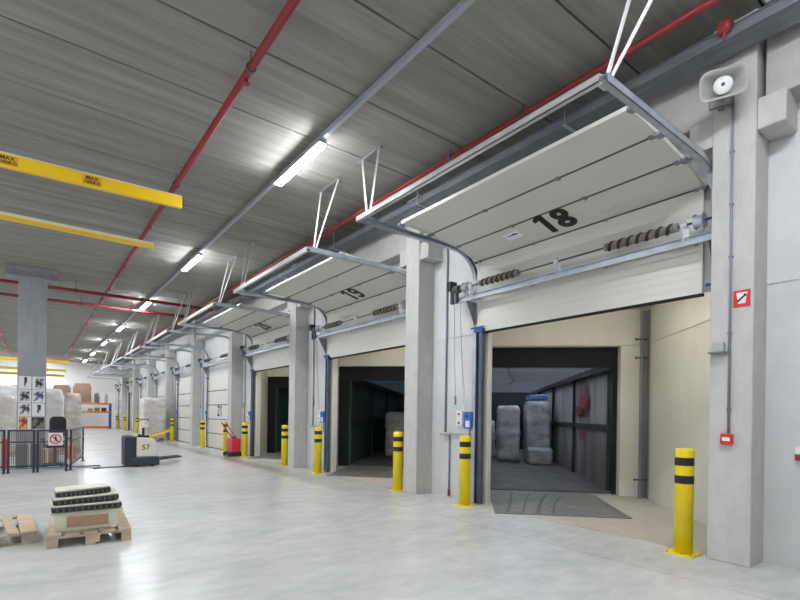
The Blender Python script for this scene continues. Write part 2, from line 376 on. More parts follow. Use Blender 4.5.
MB().tube([(0, 0, 0), (-.03, 0, 0), (-.06, 0, 0), (-.075, 0, 0)], .07, 20, radii=[.07, .07, .06, .03]).build('bell_dome', 'red', v, smooth=True)
MB().box((-.004, -.03, -.06), (.003, .03, .02)).cyl((-.03, 0, -.06), (-.02, .02, -.13), .012, 8).build('bell_bracket', 'red', v)
v = empty('junction_box', (5.42, 1.50, 5.40), label='pale junction box on the cable tray at the top right corner', cat='junction box')
MB().box((-.05, -.07, .01), (.02, .07, .16)).build('box', 'white', v, bevel=.008); MB().cyl((-.02, -.03, .01), (-.02, -.03, -.03), .012, 8).build('cable_gland', 'horn', v)

# ------------------------------------------------------------------ sectional doors
def numerals(txt, h, w, m, mw, parent):
    """bold grotesque numerals: flat strokes, w = stroke width, h = cap height"""
    mb = MB()
    def stroke(pts, closed=False):
        n = len(pts); L_, R_ = [], []
        for i in range(n):
            a = pts[(i - 1) % n] if (closed or i) else pts[i]; b = pts[(i + 1) % n] if (closed or i < n - 1) else pts[i]
            d = Vector((b[0] - a[0], b[1] - a[1])).normalized(); nx, ny = -d.y * w / 2, d.x * w / 2
            L_.append(mw @ Vector((pts[i][0] + nx, pts[i][1] + ny, .001))); R_.append(mw @ Vector((pts[i][0] - nx, pts[i][1] - ny, .001)))
        mb.add(L_ + R_, [(i, (i + 1) % n, n + (i + 1) % n, n + i) for i in range(n if closed else n - 1)])
    def arc(cx, cy, rx, ry, a0, a1, n=18): return [(cx + rx * math.cos(math.radians(a0 + (a1 - a0) * i / n)), cy + ry * math.sin(math.radians(a0 + (a1 - a0) * i / n))) for i in range(n + 1)]
    adv = h * .66; x = -adv * (len(txt) - 1) / 2; q = w / 2; rx = h * .29 - q
    for c in txt:
        if c == '1':
            mb.add([mw @ Vector((x + u, v_, .001)) for u, v_ in ((-.02 * h, -h / 2), (-.02 * h + w, -h / 2), (-.02 * h + w, h / 2), (.02 * h, h / 2), (-.2 * h, h / 2 - .16 * h), (-.2 * h, h / 2 - .16 * h - w * .75), (-.02 * h, h / 2 - .16 * h - w * .45))], [(0, 1, 2, 3, 6), (3, 4, 5, 6)])
        elif c == '8':
            stroke(arc(x, h * .25 - q * .25, rx * .9, h * .25 - q * .75, 0, 342, 19), True); stroke(arc(x, -h * .235 - q * -.1, rx, h * .265 - q, 0, 342, 19), True)
        elif c == '9':
            stroke(arc(x, h * .2, rx, h * .3 - q, 0, 342, 19), True); stroke([(x + rx, h * .2)] + arc(x - .02 * h, -h * .15, rx + .02 * h, h * .35 - q, 0, -150, 12))
        elif c == '0': stroke(arc(x, 0, rx, h / 2 - q, 0, 342, 19), True)
        elif c == '2': stroke(arc(x, h * .5 - q - h * .2, rx, h * .2, 165, -20, 12) + [(x - rx * .95, -h / 2 + q)]); stroke([(x - rx - q, -h / 2 + q), (x + rx + q, -h / 2 + q)])
        x += adv
    return mb.build('door_number', m, parent)
PO = [(6.15, 2.95), (6.15, 3.56), (6.15, 4.19), (5.62, 4.325), (5.04, 4.395), (4.48, 4.435)]
PC = [(6.15, .02), (6.15, .63), (6.15, 1.23), (6.15, 1.83), (6.15, 2.42), (6.15, 3.02)]
YA, YB = .60, 4.16
def offset_of(p, q, d):
    dx, dz = q[0] - p[0], q[1] - p[1]; l = math.hypot(dx, dz); return dz / l * d, -dx / l * d
def make_door(pts, txt=None, n=1):
    r = empty('door_%d' % n, kind='structure', cat='door')
    for i in range(5):
        p, q = pts[i], pts[i + 1]; dx, dz = q[0] - p[0], q[1] - p[1]; l = math.hypot(dx, dz); ux, uz_ = dx / l, dz / l
        ox, oz = offset_of(p, q, .042)
        a = (p[0] + ux * .009, p[1] + uz_ * .009); b = (q[0] - ux * .009, q[1] - uz_ * .009)
        # faint horizontal ribs: shallow steps in the panel face
        inner = [a]; outer = [(a[0] + ox, a[1] + oz)]
        rib = (.10, .20, .30, .40, .50)
        for t in rib:
            for dt, dep in ((-.006, 0), (0, .0025), (.006, 0)):
                tt = t + dt
                inner.append((p[0] + ux * tt + ox / .042 * dep, p[1] + uz_ * tt + oz / .042 * dep)); outer.append((p[0] + ux * tt + ox, p[1] + uz_ * tt + oz))
        inner.append(b); outer.append((b[0] + ox, b[1] + oz))
        s = MB().strip(inner, outer, 'y', YA, YB).build('door_panel', 'panel', r)
        nx, nz = -ox / .042, -oz / .042
        # end caps of the section and the seam hardware
        for yy in (YA, YB - .045):
            e0 = (a[0] + nx * .003, a[1] + nz * .003)
            MB().strip([(e0[0], e0[1]), (b[0] + nx * .003, b[1] + nz * .003)], [(a[0], a[1]), b], 'y', yy, yy + .045).build('end_cap', 'panel', s)
        if i < 4:
            MB().bar((q[0] - nx * .012, YA, q[1] - nz * .012), (q[0] - nx * .012, YB, q[1] - nz * .012), .034, .028, (nx, 0, nz)).build('panel_seal', 'seal', r)
            for hy in (YA + .07, YA + (YB - YA) / 3, YA + (YB - YA) * 2 / 3, YB - .07):
                MB().bar((q[0] + nx * .006 - ux * .035, hy, q[1] + nz * .006 - uz_ * .035), (q[0] + nx * .006 + ux * .035, hy, q[1] + nz * .006 + uz_ * .035), .045, .012, (nx, 0, nz)).cyl((q[0] + nx * .012, hy - .025, q[1] + nz * .012), (q[0] + nx * .012, hy + .025, q[1] + nz * .012), .008, 8).build('hinge', 'greysteel', r)
    p = pts[0]
    MB().box((p[0] - .004, YA, p[1] - .018), (p[0] + .05, YB, p[1] + .012)).build('bottom_seal', 'rubber', r)
    q = pts[5]; dx, dz = q[0] - pts[4][0], q[1] - pts[4][1]
    MB().bar((q[0] - .004, YA, q[1] + .018), (q[0] - .004, YB, q[1] + .018), .012, .044, (0, 0, 1)).build('top_edge', 'panel', r)
    if txt:
        p, q = pts[2], pts[3]; ox, oz = offset_of(p, q, .004)
        f = .60; o = (p[0] + (q[0] - p[0]) * f - ox, 2.40, p[1] + (q[1] - p[1]) * f - oz)
        numerals(txt, .47, .098, 'digit', frame(o, (0, -1, 0), (q[0] - p[0], 0, q[1] - p[1])), r)
    return r
doors = []
for k in range(9):
    txt = {0: '18', 1: '19', 2: '20', 3: '21'}.get(k)
    if k in (0, 1, 2, 3): d = make_door(PO if k in OPEN else PC, txt, k + 1)
    elif k == 4: d = make_door(PC, None, k + 1)
    elif k == 7: d = make_door(PO, None, k + 1)
    else: d = dup(doors[4], (0, 0, 0)); d.name = 'door_%d' % (k + 1)
    d.location = (0, Y0[k], 0); doors.append(d)
    d['label'] = ['white sectional door numbered 18, raised under its tracks', 'white sectional door numbered 19, raised under its tracks', 'white sectional door numbered 20, raised under its tracks',
                  'closed white sectional door numbered 21', 'closed white sectional door, first one beyond number 21', 'closed white sectional door, second beyond number 21',
                  'closed white sectional door, third beyond number 21', 'raised unnumbered sectional door far down the dock wall', 'closed white sectional door nearest the far wall'][k]
# sticker on door 18
p, q = PO[2], PO[3]; ox, oz = offset_of(p, q, .003); f = .62
fr = frame((p[0] + (q[0] - p[0]) * f - ox, 3.11, p[1] + (q[1] - p[1]) * f - oz), (0, -1, 0), (q[0] - p[0], 0, q[1] - p[1]))
s = MB().box((-.15, -.09, 0), (.13, .08, .001), fr).build('sticker', 'sticker', doors[0]); tag(s, 'white sticker with small dark print')
MB().box((-.10, .0, .0015), (.10, .02, .002), fr).box((.0, .02, .0015), (.07, .035, .002), fr).build('print', 'digit', s)

# ------------------------------------------------------------------ door tracks (horizontal rails, hangers, end bar, guide posts)
def arc_path():
    pts = [(6.15, 0.03), (6.15, 1.5), (6.15, 3.0), (6.15, 3.76)]
    for i in range(1, 9):
        a = PI / 2 * i / 8; pts.append((5.65 + .50 * math.cos(a), 3.80 + .50 * math.sin(a)))
    pts += [(5.2, 4.30), (3.78, 4.30)]
    return pts
def make_tracks(full=True, right=(.34, 1.16)):
    r = empty('overhead_door_track', cat='door track', group='overhead door track frames along the dock wall')
    path = arc_path()
    for y0, y1, sgn in ((.43, .495, 1), (4.18, 4.25, -1)):
        # web + two flanges of the C rail
        n = len(path); nin = []; nout = []
        for i in range(n):
            a, b = path[max(i - 1, 0)], path[min(i + 1, n - 1)]; dx, dz = b[0] - a[0], b[1] - a[1]; l = math.hypot(dx, dz)
            ox, oz = dz / l, -dx / l
            nin.append((path[i][0] - ox * .0, path[i][1] - oz * .0)); nout.append((path[i][0] + ox * .075, path[i][1] + oz * .075))
        web0, web1 = (y0, y0 + .006) if sgn > 0 else (y1 - .006, y1)
        mb = MB().strip(nin, nout, 'y', web0, web1)
        thin = [(a[0] * .93 + b[0] * .07, a[1] * .93 + b[1] * .07) for a, b in zip(nin, nout)]
        mb.strip(nin, thin, 'y', y0, y1)
        thin2 = [(b[0] * .93 + a[0] * .07, b[1] * .93 + a[1] * .07) for a, b in zip(nin, nout)]
        mb.strip(thin2, nout, 'y', y0, y1)
        mb.build('rail', 'steel', r)
    # end bar
    mb = MB().box((3.72, .48, 4.30), (3.73, 4.26, 4.375)).box((3.72, .48, 4.367), (3.775, 4.26, 4.375)).box((3.72, .48, 4.30), (3.775, 4.26, 4.307))
    mb.build('end_bar', 'brightsteel', r)
    for yy in (.53, 4.21):
        MB().box((3.78, yy - .05, 4.376), (3.98, yy + .05, 4.388)).build('clamp_plate', 'brightsteel', r)
    # hangers
    for ya, yb, yp in ((right[0], right[1], .50), (4.46, 5.12, 4.20)):
        MB().bar((4.29, ya, 5.685), (4.29, yb, 5.685), .04, .028).build('ceiling_rail', 'greysteel', r)
        mb = MB(); mb.bar((4.29, ya + .06, 5.67), (3.92, yp, 4.385), .028, .006, (1, 0, 0)); mb.bar((4.29, yb - .12, 5.67), (3.88, yp, 4.385), .028, .006, (1, 0, 0))
        mb.bar((4.29, ya + .075, 5.67), (3.92, yp + .015, 4.385), .006, .028, (1, 0, 0)); mb.bar((4.29, yb - .105, 5.67), (3.88, yp + .015, 4.385), .006, .028, (1, 0, 0))
        mb.build('hanger_strut', 'brightsteel', r)
    # guide posts on the wall
    for ya, yb in ((.30, .44), (3.99, 4.13)):
        MB().box((6.16, ya, 0), (6.168, yb, 3.0)).box((6.10, yb - .008 if ya > 1 else ya, 0), (6.215, yb if ya > 1 else ya + .008, 3.0)).box((6.10, ya if ya > 1 else yb - .06, 0), (6.108, ya + .06 if ya > 1 else yb, 3.0)).build('guide_post', 'bluesteel', r)
        MB().box((6.08, ya - .02, 2.95), (6.2, yb + .03, 3.01)).cyl((6.09, ya - .04, 3.03), (6.09, yb + .10, 3.03), .018, 8).build('post_bracket', 'bracketblue', r)
    if full:   # rollers of the raised door
        for i in (2, 3, 4, 5):
            x, z = PO[i]
            for yy in (.56, 4.16):
                MB().cyl((x + .02, yy - .04, z - .01), (x + .02, yy + .08, z - .01), .012, 8).box((x - .05, yy - .01 if yy < 1 else yy, z - .03), (x + .05, yy + .06 if yy < 1 else yy + .03, z - .002)).build('roller_bracket', 'greysteel', r)
    return r
def make_springs():
    r = empty('torsion_spring_shaft', cat='torsion spring', group='torsion spring shafts above the dock doors')
    X, Z = 5.95, 3.73
    MB().cyl((X, .42, Z), (X, 4.60, Z), .013, 10).build('shaft', 'darksteel', r)
    for a, b in ((.82, 1.66), (3.14, 3.88)):
        core = MB().cyl((X, a, Z), (X, b, Z), .050, 14).build('spring', 'springcore', r)
        pts = []; turns = 7; N = turns * 14
        for i in range(N + 1):
            t = i / N; an = 2 * PI * turns * t; pts.append((X + .036 * math.cos(an), a + (b - a) * t, Z + .036 * math.sin(an)))
        MB().tube(pts, .029, 6).build('coil', 'black', core, smooth=True)
        for c0_, c1_ in ((a - .03, a), (b, b + .03)): MB().cyl((X, c0_, Z), (X, c1_, Z), .05, 14).build('end_cone', 'greysteel', r)
    for yy in (.56, 4.24):
        MB().cyl((X, yy - .05, Z), (X, yy - .04, Z), .085, 20).cyl((X, yy - .04, Z), (X, yy + .04, Z), .066, 20).cyl((X, yy + .04, Z), (X, yy + .05, Z), .085, 20).build('cable_drum', 'steel', r, smooth=False)
    for yy in (.72, 2.42, 4.12):
        MB().box((X - .03, yy, 3.56), (X + .03, yy + .01, Z + .06)).box((X + .02, yy - .04, 3.56), (X + .03, yy + .04, Z + .03)).cyl((X, yy - .03, Z), (X, yy + .04, Z), .03, 12).build('bearing_plate', 'brightsteel', r)
    # C rail below the shaft
    MB().box((X + .03, .42, 3.49), (X + .038, 4.46, 3.585)).box((X - .01, .42, 3.578), (X + .038, 4.46, 3.585)).box((X - .01, .42, 3.49), (X + .038, 4.46, 3.497)).build('cross_rail', 'steel', r)
    # triangular wall brackets
    for yy in (.46, 4.20):
        MB().add([(X - .03, yy, 3.49), (6.16, yy, 3.49), (6.16, yy, 3.04), (X - .03, yy + .006, 3.49), (6.16, yy + .006, 3.49), (6.16, yy + .006, 3.04)], [(0, 1, 2), (5, 4, 3), (0, 3, 4, 1), (1, 4, 5, 2), (2, 5, 3, 0)]).build('wall_bracket', 'greysteel', r)
    op = MB().box((X - .10, 4.52, 3.72), (X + .06, 4.63, 3.88)).build('operator_box', 'black', r, bevel=.012)
    MB().cyl((X, 4.40, Z), (X, 4.52, Z), .07, 18).cyl((X, 4.47, Z - .06), (X, 4.47, Z - .24), .04, 12).cyl((X, 4.58, Z - .02), (X, 4.58, Z - .24), .035, 12).build('gear_motor', 'darksteel', op)
    ch = [(X - .02, 4.50, 3.5), (X - .02, 4.48, 2.6), (X, 4.46, 1.85)]
    MB().tube(ch, .005, 5).tube([(X + .02, 4.40, 3.5), (X + .03, 4.33, 2.3), (X + .03, 4.29, 1.7)], .004, 5).tube([(X + .06, 4.44, 3.5), (X + .06, 4.36, 2.4), (X + .08, 4.28, 1.6)], .004, 5).build('hand_chain', 'greysteel', r)
    MB().cyl((X, 4.46, 1.85), (X, 4.46, 1.70), .018, 8).build('chain_hook', 'redbright' if False else 'trim', r)
    return r
T_near = make_tracks(True, (-.10, .52)); T_open = make_tracks(True); T_closed = make_tracks(False); S0 = make_springs()
used_o = used_c = False
for k in range(9):
    if k == 0: t = T_near
    elif k in OPEN:
        t = T_open if not used_o else dup(T_open, (0, 0, 0)); used_o = True
    else:
        t = T_closed if not used_c else dup(T_closed, (0, 0, 0)); used_c = True
    t.location = (0, Y0[k], 0); t['label'] = 'galvanised overhead track frame and ceiling hangers of ' + DN[k]
    s = S0 if k == 0 else dup(S0, (0, 0, 0))
    s.location = (0, Y0[k], 0); s['label'] = 'torsion spring shaft with coiled springs and operator of ' + DN[k]

# ------------------------------------------------------------------ wall equipment left of each door
def make_control(k):
    c = empty('door_control_box', cat='control box', group='blue door control boxes', label='blue door control box on the wall left of ' + DN[k])
    MB().box((6.12, 4.23, 1.28), (WX, 4.43, 1.58)).build('enclosure', 'blue', c, bevel=.015)
    MB().box((6.113, 4.27, 1.31), (6.12, 4.37, 1.42)).build('switch_plate', 'white', c); MB().cyl((6.10, 4.34, 1.50), (6.12, 4.34, 1.50), .02, 10).build('knob', 'black', c)
    MB().tube([(6.17, 4.26, 1.58), (6.18, 4.22, 1.66), (6.19, 4.16, 1.70)], .007, 6).tube([(6.17, 4.33, 1.28), (6.18, 4.33, 1.10), (6.19, 4.33, 1.02)], .008, 6).build('cable', 'black', c)
    return c
def make_button(k):
    c = empty('push_button_box', cat='button box', group='white push button boxes', label='small white push button box beside the blue box at ' + DN[k])
    MB().box((6.16, 4.50, 1.32), (WX, 4.66, 1.60)).build('enclosure', 'white', c, bevel=.01)
    MB().cyl((6.145, 4.58, 1.54), (6.16, 4.58, 1.54), .022, 10).build('button', 'redbright', c); MB().cyl((6.145, 4.58, 1.38), (6.16, 4.58, 1.38), .02, 10).build('button', 'black', c)
    return c
def make_conduit(k):
    c = empty('wall_conduit', cat='conduit', group='grey conduits beside the dock doors', label='grey vertical conduit and cable rail on the wall left of ' + DN[k])
    MB().cyl((6.195, 4.98, 1.18), (6.195, 4.98, 4.75), .018, 8).build('riser', 'conduit', c, smooth=True)
    MB().cyl((6.195, 4.86, .02), (6.195, 4.86, 1.15), .016, 8).build('riser', 'conduit', c, smooth=True)
    MB().box((6.18, 4.20, 1.15), (WX, 5.06, 1.19)).cyl((6.15, 5.06, 1.17), (6.15, 4.80, 1.17), .028, 8).build('cable_rail', 'horn', c)
    MB().cyl((6.195, 4.86, .02), (6.195, 4.86, .14), .022, 8).build('red_foot', 'red', c)
    return c
base = []
for k in range(6):
    if k == 0: base = [make_control(0), make_button(0), make_conduit(0)]
    for i, b in enumerate(base):
        o = b if k == 0 else dup(b, (0, 0, 0)); o.location = (0, Y0[k], 0)
        if k: o['label'] = b['label'].replace(DN[0], DN[k])

# ------------------------------------------------------------------ dock levellers, steel corner posts, shelters, trailers
def loc_frame(k):   # local x = along trailer (s), y = to the left (-t), z up
    return Matrix.Translation((0, P * k, 0)) @ Matrix.Rotation(PI / 4, 4, 'Z')
for k in OPEN:
    f = loc_frame(k); rz = PI / 4; nm = DN[k]
    def B(mb, s0, s1, t0, t1, z0, z1): return mb.box((s0, -t0, z0), (s1, -t1, z1))
    def rootat(name, **kw):
        o = empty(name, (0, P * k, 0), rz, **kw); return o
    lv = rootat('dock_leveller', label='worn steel dock leveller plate in front of the trailer at ' + nm, cat='dock leveller', group='dock leveller plates')
    s0 = 10.85 / R2
    B(MB(), s0, 10.05, .5, 2.46, .001, .012).build('plate', 'plate', lv)
    B(B(B(MB(), s0 - .03, s0, .47, 2.49, .001, .014), s0, 9.8, .47, .5, .001, .014), s0, 9.8, 2.46, 2.49, .001, .014).build('edge_angle', 'trim', lv)
    if k in (0, 1):
        for t0, w, am in ((.78, .05, .10), (1.02, .03, .16), (1.25, .06, .24), (1.48, .04, .30)):
            mb = MB(); N = 16; L_, R_ = [], []
            for i in range(N + 1):
                s = s0 + .05 + (2.1 - .05) * i / N; tt = t0 + am * (i / N) ** 2 * 1.5 - .12 * (1 - i / N) ** 3
                L_.append((s, -(tt - w / 2), .0128)); R_.append((s, -(tt + w / 2), .0128))
            mb.add(L_ + R_, [(i, i + 1, N + 2 + i, N + 1 + i) for i in range(N)]); mb.build('tyre_mark', 'tyremark', lv)
    cp = rootat('corner_post', label='grey steel corner post inside the dock bay of ' + nm, cat='steel post', group='steel corner posts in the dock bays')
    mb = MB(); B(mb, 9.72, 9.728, 3.26, 3.39, 0, 3.55); B(mb, 9.60, 9.728, 3.26, 3.268, 0, 3.55); B(mb, 9.60, 9.728, 3.382, 3.39, 0, 3.55); mb.build('profile', 'greysteel', cp)
    for z in (.35, 2.65, 3.0):
        MB().cyl((9.66, -3.18, z), (9.66, -3.41, z), .014, 8).cyl((9.66, -3.16, z), (9.66, -3.18, z), .025, 8).build('bolt', 'darksteel', cp)
    sh = rootat('dock_shelter', label='black rubber dock shelter around the trailer opening of ' + nm, cat='dock shelter', group='dock shelters')
    B(MB(), 10.04, 10.09, -.15, 3.2, 2.50, 3.05).build('head_curtain', 'rubber', sh)
    B(MB(), 10.04, 10.09, -.15, .40, 0.001, 2.50).build('side_curtain', 'rubber', sh); B(MB(), 10.04, 10.09, 2.87, 3.2, .001, 2.50).build('side_curtain', 'rubber', sh)
    # trailer
    t_ = rootat('trailer', label={0: 'trailer with grey curtain sides and pale roof docked at door 18', 1: 'dark trailer with green tarpaulin sides docked at door 19', 2: 'dark trailer docked at door 20', 7: 'trailer docked at the far open door'}[k], cat='trailer', group='trailers parked at the dock')
    s1, s2 = 10.12, 22.8
    B(MB(), s1 - .02, s2, .34, 3.0, .002, .03).build('trailer_floor', 'trailerfloor', t_)
    rf = B(MB(), s1, s2, .40, 2.95, 2.66, 2.68).build('roof', 'trailerroof' if k == 0 else 'greenroof', t_)
    if k == 0:
        for i in range(20):
            s = s1 + .35 + i * .62
            B(MB(), s, s + .05, .45, 2.90, 2.61, 2.66).build('roof_bow', 'trim', rf)
        mb = MB(); mb.tube([(s1 + .3, -.9, 2.6), (12, -1.0, 2.585), (15, -1.4, 2.58), (19, -1.3, 2.58)], .012, 6).build('roof_strap', 'black', rf)
    side = {0: 'tarpgrey', 1: 'tarp', 2: 'tarp', 7: 'darkwall'}[k]
    for tt, nm2 in ((.38, 'left'), (2.95, 'right')):
        # the curtain ripples gently between its posts
        mb = MB(); N = 160; a, b = [], []
        for i in range(N + 1):
            s = s1 + (s2 - s1) * i / N; w = .012 * math.sin(s * 5.1) + .008 * math.sin(s * 13.7)
            a.append((s, -(tt + w), .03)); b.append((s, -(tt + w), 2.66))
        a2 = [(x, y_ - (.02 if tt > 1 else -.02), z) for x, y_, z in a]; b2 = [(x, y_ - (.02 if tt > 1 else -.02), z) for x, y_, z in b]
        n = N + 1; vs = a + b + a2 + b2; fs = []
        for i in range(N): fs += [(i, i + 1, n + i + 1, n + i), (2 * n + i, 3 * n + i, 3 * n + i + 1, 2 * n + i + 1), (n + i, n + i + 1, 3 * n + i + 1, 3 * n + i)]
        fs += [(0, n, 3 * n, 2 * n), (N, 2 * n + N, 3 * n + N, n + N)]
        mb.add(vs, fs); cu = mb.build('side_curtain', side, t_, smooth=True)
        q = tt + (.05 if tt < 1 else -.05)
        for s in ((10.35, 13.6, 16.8, 20.0) if tt > 1 else (10.16, 13.6, 16.8, 20.0)):
            B(MB(), s, s + .10, q - .03, q + .03, .03, 2.64).build('curtain_post', 'tarp' if s < 11 else 'darkwall', t_)
        for z in (1.25,):
            B(MB(), s1 + .3, s2, q - .012, q + .012, z, z + .12).build('side_slat', 'darkwall', t_)
        B(MB(), s1, s2, q - .05, q + .05, 2.50, 2.64).build('roof_rail', 'darkwall', t_)
    B(MB(), s2, s2 + .05, .36, 2.98, .002, 2.68).build('front_wall', 'darkwall', t_)
    if k == 0:
        # red lettering seen on the curtain: broad blurred marks
        cu = None
        mb = MB()
        for s, z0, z1, w in ((12.7, 1.6, 2.3, .30), (13.0, 1.55, 1.8, .3), (12.1, 1.75, 2.05, .6), (12.2, 1.5, 2.3, .2), (12.5, .95, 1.2, .35)):
            B(MB(), s, s + w, 2.89, 2.893, z0, z1).build('curtain_lettering', 'redprint', t_)

# ------------------------------------------------------------------ goods
def pallet_mesh(parent, w=1.2, d=.8, wood='wood'):
    """boards run along x; blocks under; origin at near left corner"""
    p = []
    for j in range(3):
        yy = j * (d - .10) / 2
        MB().box((0, yy, 0), (w, yy + .10, .02)).build('bottom_board', wood, parent)
        for i in range(3):
            xx = i * (w - .14) / 2
            MB().box((xx, yy, .02), (xx + .14, yy + .10, .10)).build('block', wood, parent)
    for i in range(3):
        xx = i * (w - .14) / 2; MB().box((xx, 0, .10), (xx + .14, d, .12)).build('cross_board', wood, parent)
    for j in range(5):
        yy = j * (d - .13) / 4; MB().box((0, yy, .12), (w, yy + .13, .142)).build('top_board', wood, parent)
def lumpy(name, w, d, h, z0, m, parent, seed, tiers=6, amp=.05, top_round=.1):
    rnd = random.Random(seed); bm = bmesh.new(); bmesh.ops.create_cube(bm, size=1)
    bmesh.ops.subdivide_edges(bm, edges=bm.edges[:], cuts=9, use_grid_fill=True)
    ph = [rnd.uniform(0, 6) for _ in range(6)]
    for v in bm.verts:
        x, y_, z = v.co
        n = math.sin(x * 7 + ph[0]) * math.sin(z * tiers * 3.1 + ph[1]) + math.sin(y_ * 8 + ph[2]) * math.sin(z * tiers * 2.3 + ph[3])
        tier = abs(((z + .5) * tiers) % 1 - .5) * 2
        k = 1 - (.09 if tiers > 2 else .03) * tier ** 6 + amp * n * .5 + rnd.uniform(-.012, .012)
        rr = max(0, (abs(x) - .38) / .12) * max(0, (abs(y_) - .38) / .12)
        k -= .04 * rr
        zz = z
        if z > .35: k *= 1 - top_round * ((z - .35) / .15) ** 2
        if z > .49: zz += rnd.uniform(-.012, .02)
        v.co = (x * k * w, y_ * k * d, (zz + .5) * h + z0)
    me = bpy.data.meshes.new(name); bm.to_mesh(me); bm.free(); me.materials.append(M[m])
    for p in me.polygons: p.use_smooth = True
    o = bpy.data.objects.new(name, me); COL.objects.link(o); o.parent = parent
    sb = o.modifiers.new('sub', 'SUBSURF'); sb.levels = 1; sb.render_levels = 1
    return o
def wrapped(x, y, z, rz, w, d, h, m, label, group, seed, tiers=6, pal=True, tr=.1):
    r = empty('wrapped_pallet_load', (x, y, z if pal else z - .14), rz, label=label, cat='pallet load', group=group)
    if pal:
        pr = empty('pallet', (-w / 2, -d / 2, 0)); pr.parent = r; pallet_mesh(pr, w, d)
    lumpy('wrapped_goods', w * .98, d * .98, h - .142, .144, m, r, seed, tiers, top_round=tr * .7)
    return r
def trailer_load(k, s, t, w, d, h, m, label, seed, tiers=5):
    x, y = (s + t) / R2, (s - t) / R2 + P * k
    return wrapped(x, y, .03, -PI / 4, w, d, h, m, label, 'film wrapped loads inside the trailers', seed, tiers, pal=False)
trailer_load(0, 17.0, 1.44, .78, 1.1, 1.98, 'wrapdark', 'film wrapped load in the trailer at door 18, middle stack', 1)
trailer_load(0, 16.7, 2.34, .80, 1.1, 2.12, 'wrapdark', 'tallest film wrapped load in the trailer at door 18, right stack', 2)
trailer_load(0, 15.72, 2.32, .76, .6, .66, 'wrapdark', 'low film wrapped bundle in front of the tallest load at door 18', 7, 3)
trailer_load(0, 18.6, .78, .66, 1.1, 1.45, 'wrapdark', 'low film wrapped load in the trailer at door 18, left stack', 3)
trailer_load(1, 13.6, 1.35, .8, 1.1, 1.72, 'wrapdark', 'film wrapped load in the dark trailer at door 19, beside the green wall', 4)
trailer_load(1, 12.9, 2.2, .8, 1.1, 1.85, 'wrapdark', 'film wrapped load in the dark trailer at door 19, behind the bollard', 5)
trailer_load(2, 13.2, 1.2, .8, 1.1, 1.9, 'wrapdark', 'film wrapped load in the dark trailer at door 20', 6)
# blue sheet on top of right stack
x, y = (16.7 + 2.34) / R2, (16.7 - 2.34) / R2
tag(lumpy('blue_bag', .62, .8, .16, 0, 'bluefilm', None, 9, 2), 'crumpled blue film lying on the tallest load in the trailer at door 18', 'plastic film')
bpy.data.objects['blue_bag'].location = (x, y, 2.08); bpy.data.objects['blue_bag'].rotation_euler = (0, 0, -PI / 4)

wrapped(5.05, 28.0, 0, .05, 1.15, 1.0, 2.22, 'wrappink', 'tall film wrapped pallet load standing by the dock wall behind the pallet truck', None, 11, 5, tr=.12)
wrapped(.42, 20.6, 0, 0, 1.0, 1.0, 2.22, 'wrapwhite', 'white film wrapped load right behind the grey column', 'wrapped loads behind the safety fence', 12, 9)
wrapped(1.19, 21.3, 0, 0, .52, .9, 2.12, 'wrapbrown', 'brownish film wrapped load, rightmost behind the safety fence', 'wrapped loads behind the safety fence', 13, 2, tr=.12)
wrapped(-.82, 20.4, 0, 0, .9, 1.0, 1.95, 'wrappink', 'film wrapped carton load left of the grey column', 'wrapped loads behind the safety fence', 14, 3)
wrapped(-.78, 22.6, 0, 0, 1.1, .9, 2.35, 'wrapwhite', 'taller white wrapped load at the left edge behind the others', 'wrapped loads behind the safety fence', 15, 5)

# ------------------------------------------------------------------ bollards
def make_bollard():
    r = empty('bollard', cat='bollard', group='yellow and black bollards along the dock wall')
    MB().box((-.15, -.15, 0), (.15, .15, .012)).build('base_plate', 'yellow', r)
    n = 28; prof = [(0.096, .012), (.096, 1.14), (.090, 1.165), (.07, 1.175), (0.001, 1.176)]
    MB().tube([(0, 0, z) for _, z in prof], 1, n, radii=[a for a, _ in prof]).build('post', 'yellow', r, smooth=True)
    for z in (.785, .985): MB().tube([(0, 0, z), (0, 0, z + .09)], .0975, n, caps=False).build('black_band', 'black', r, smooth=True)
    for a in ((-.12, -.12), (.12, -.12), (-.12, .12), (.12, .12)): MB().cyl((a[0], a[1], .012), (a[0], a[1], .022), .012, 8).build('bolt', 'steel', r)
    return r
BL = [(2.39, 'nearest yellow bollard, right of door 18 by the loudspeaker column'), (5.84, 'yellow bollard left of the door 18 opening, under the blue box'),
      (7.72, 'yellow bollard just left of the tall column beside door 18'), (11.11, 'yellow bollard left of the door 19 opening'), (13.15, 'yellow bollard close behind the second column, at the right of door 20'),
      (16.45, 'yellow bollard left of door 20, beside the red hand truck'), (18.48, 'slim looking yellow bollard right of closed door 21'), (21.6, 'yellow bollard left of closed door 21'),
      (27.2, 'yellow bollard right behind the tall wrapped pallet'), (37.7, 'nearest of the three small far bollards left of the tall wrapped pallet'),
      (43.2, 'middle of the three small far bollards'), (47.6, 'farthest small yellow bollard by the shelving rack')]
b0 = make_bollard()
for i, (y, l) in enumerate(BL):
    b = b0 if i == 0 else dup(b0, (0, 0, 0)); b.location = (5.84, y, 0); b['label'] = l

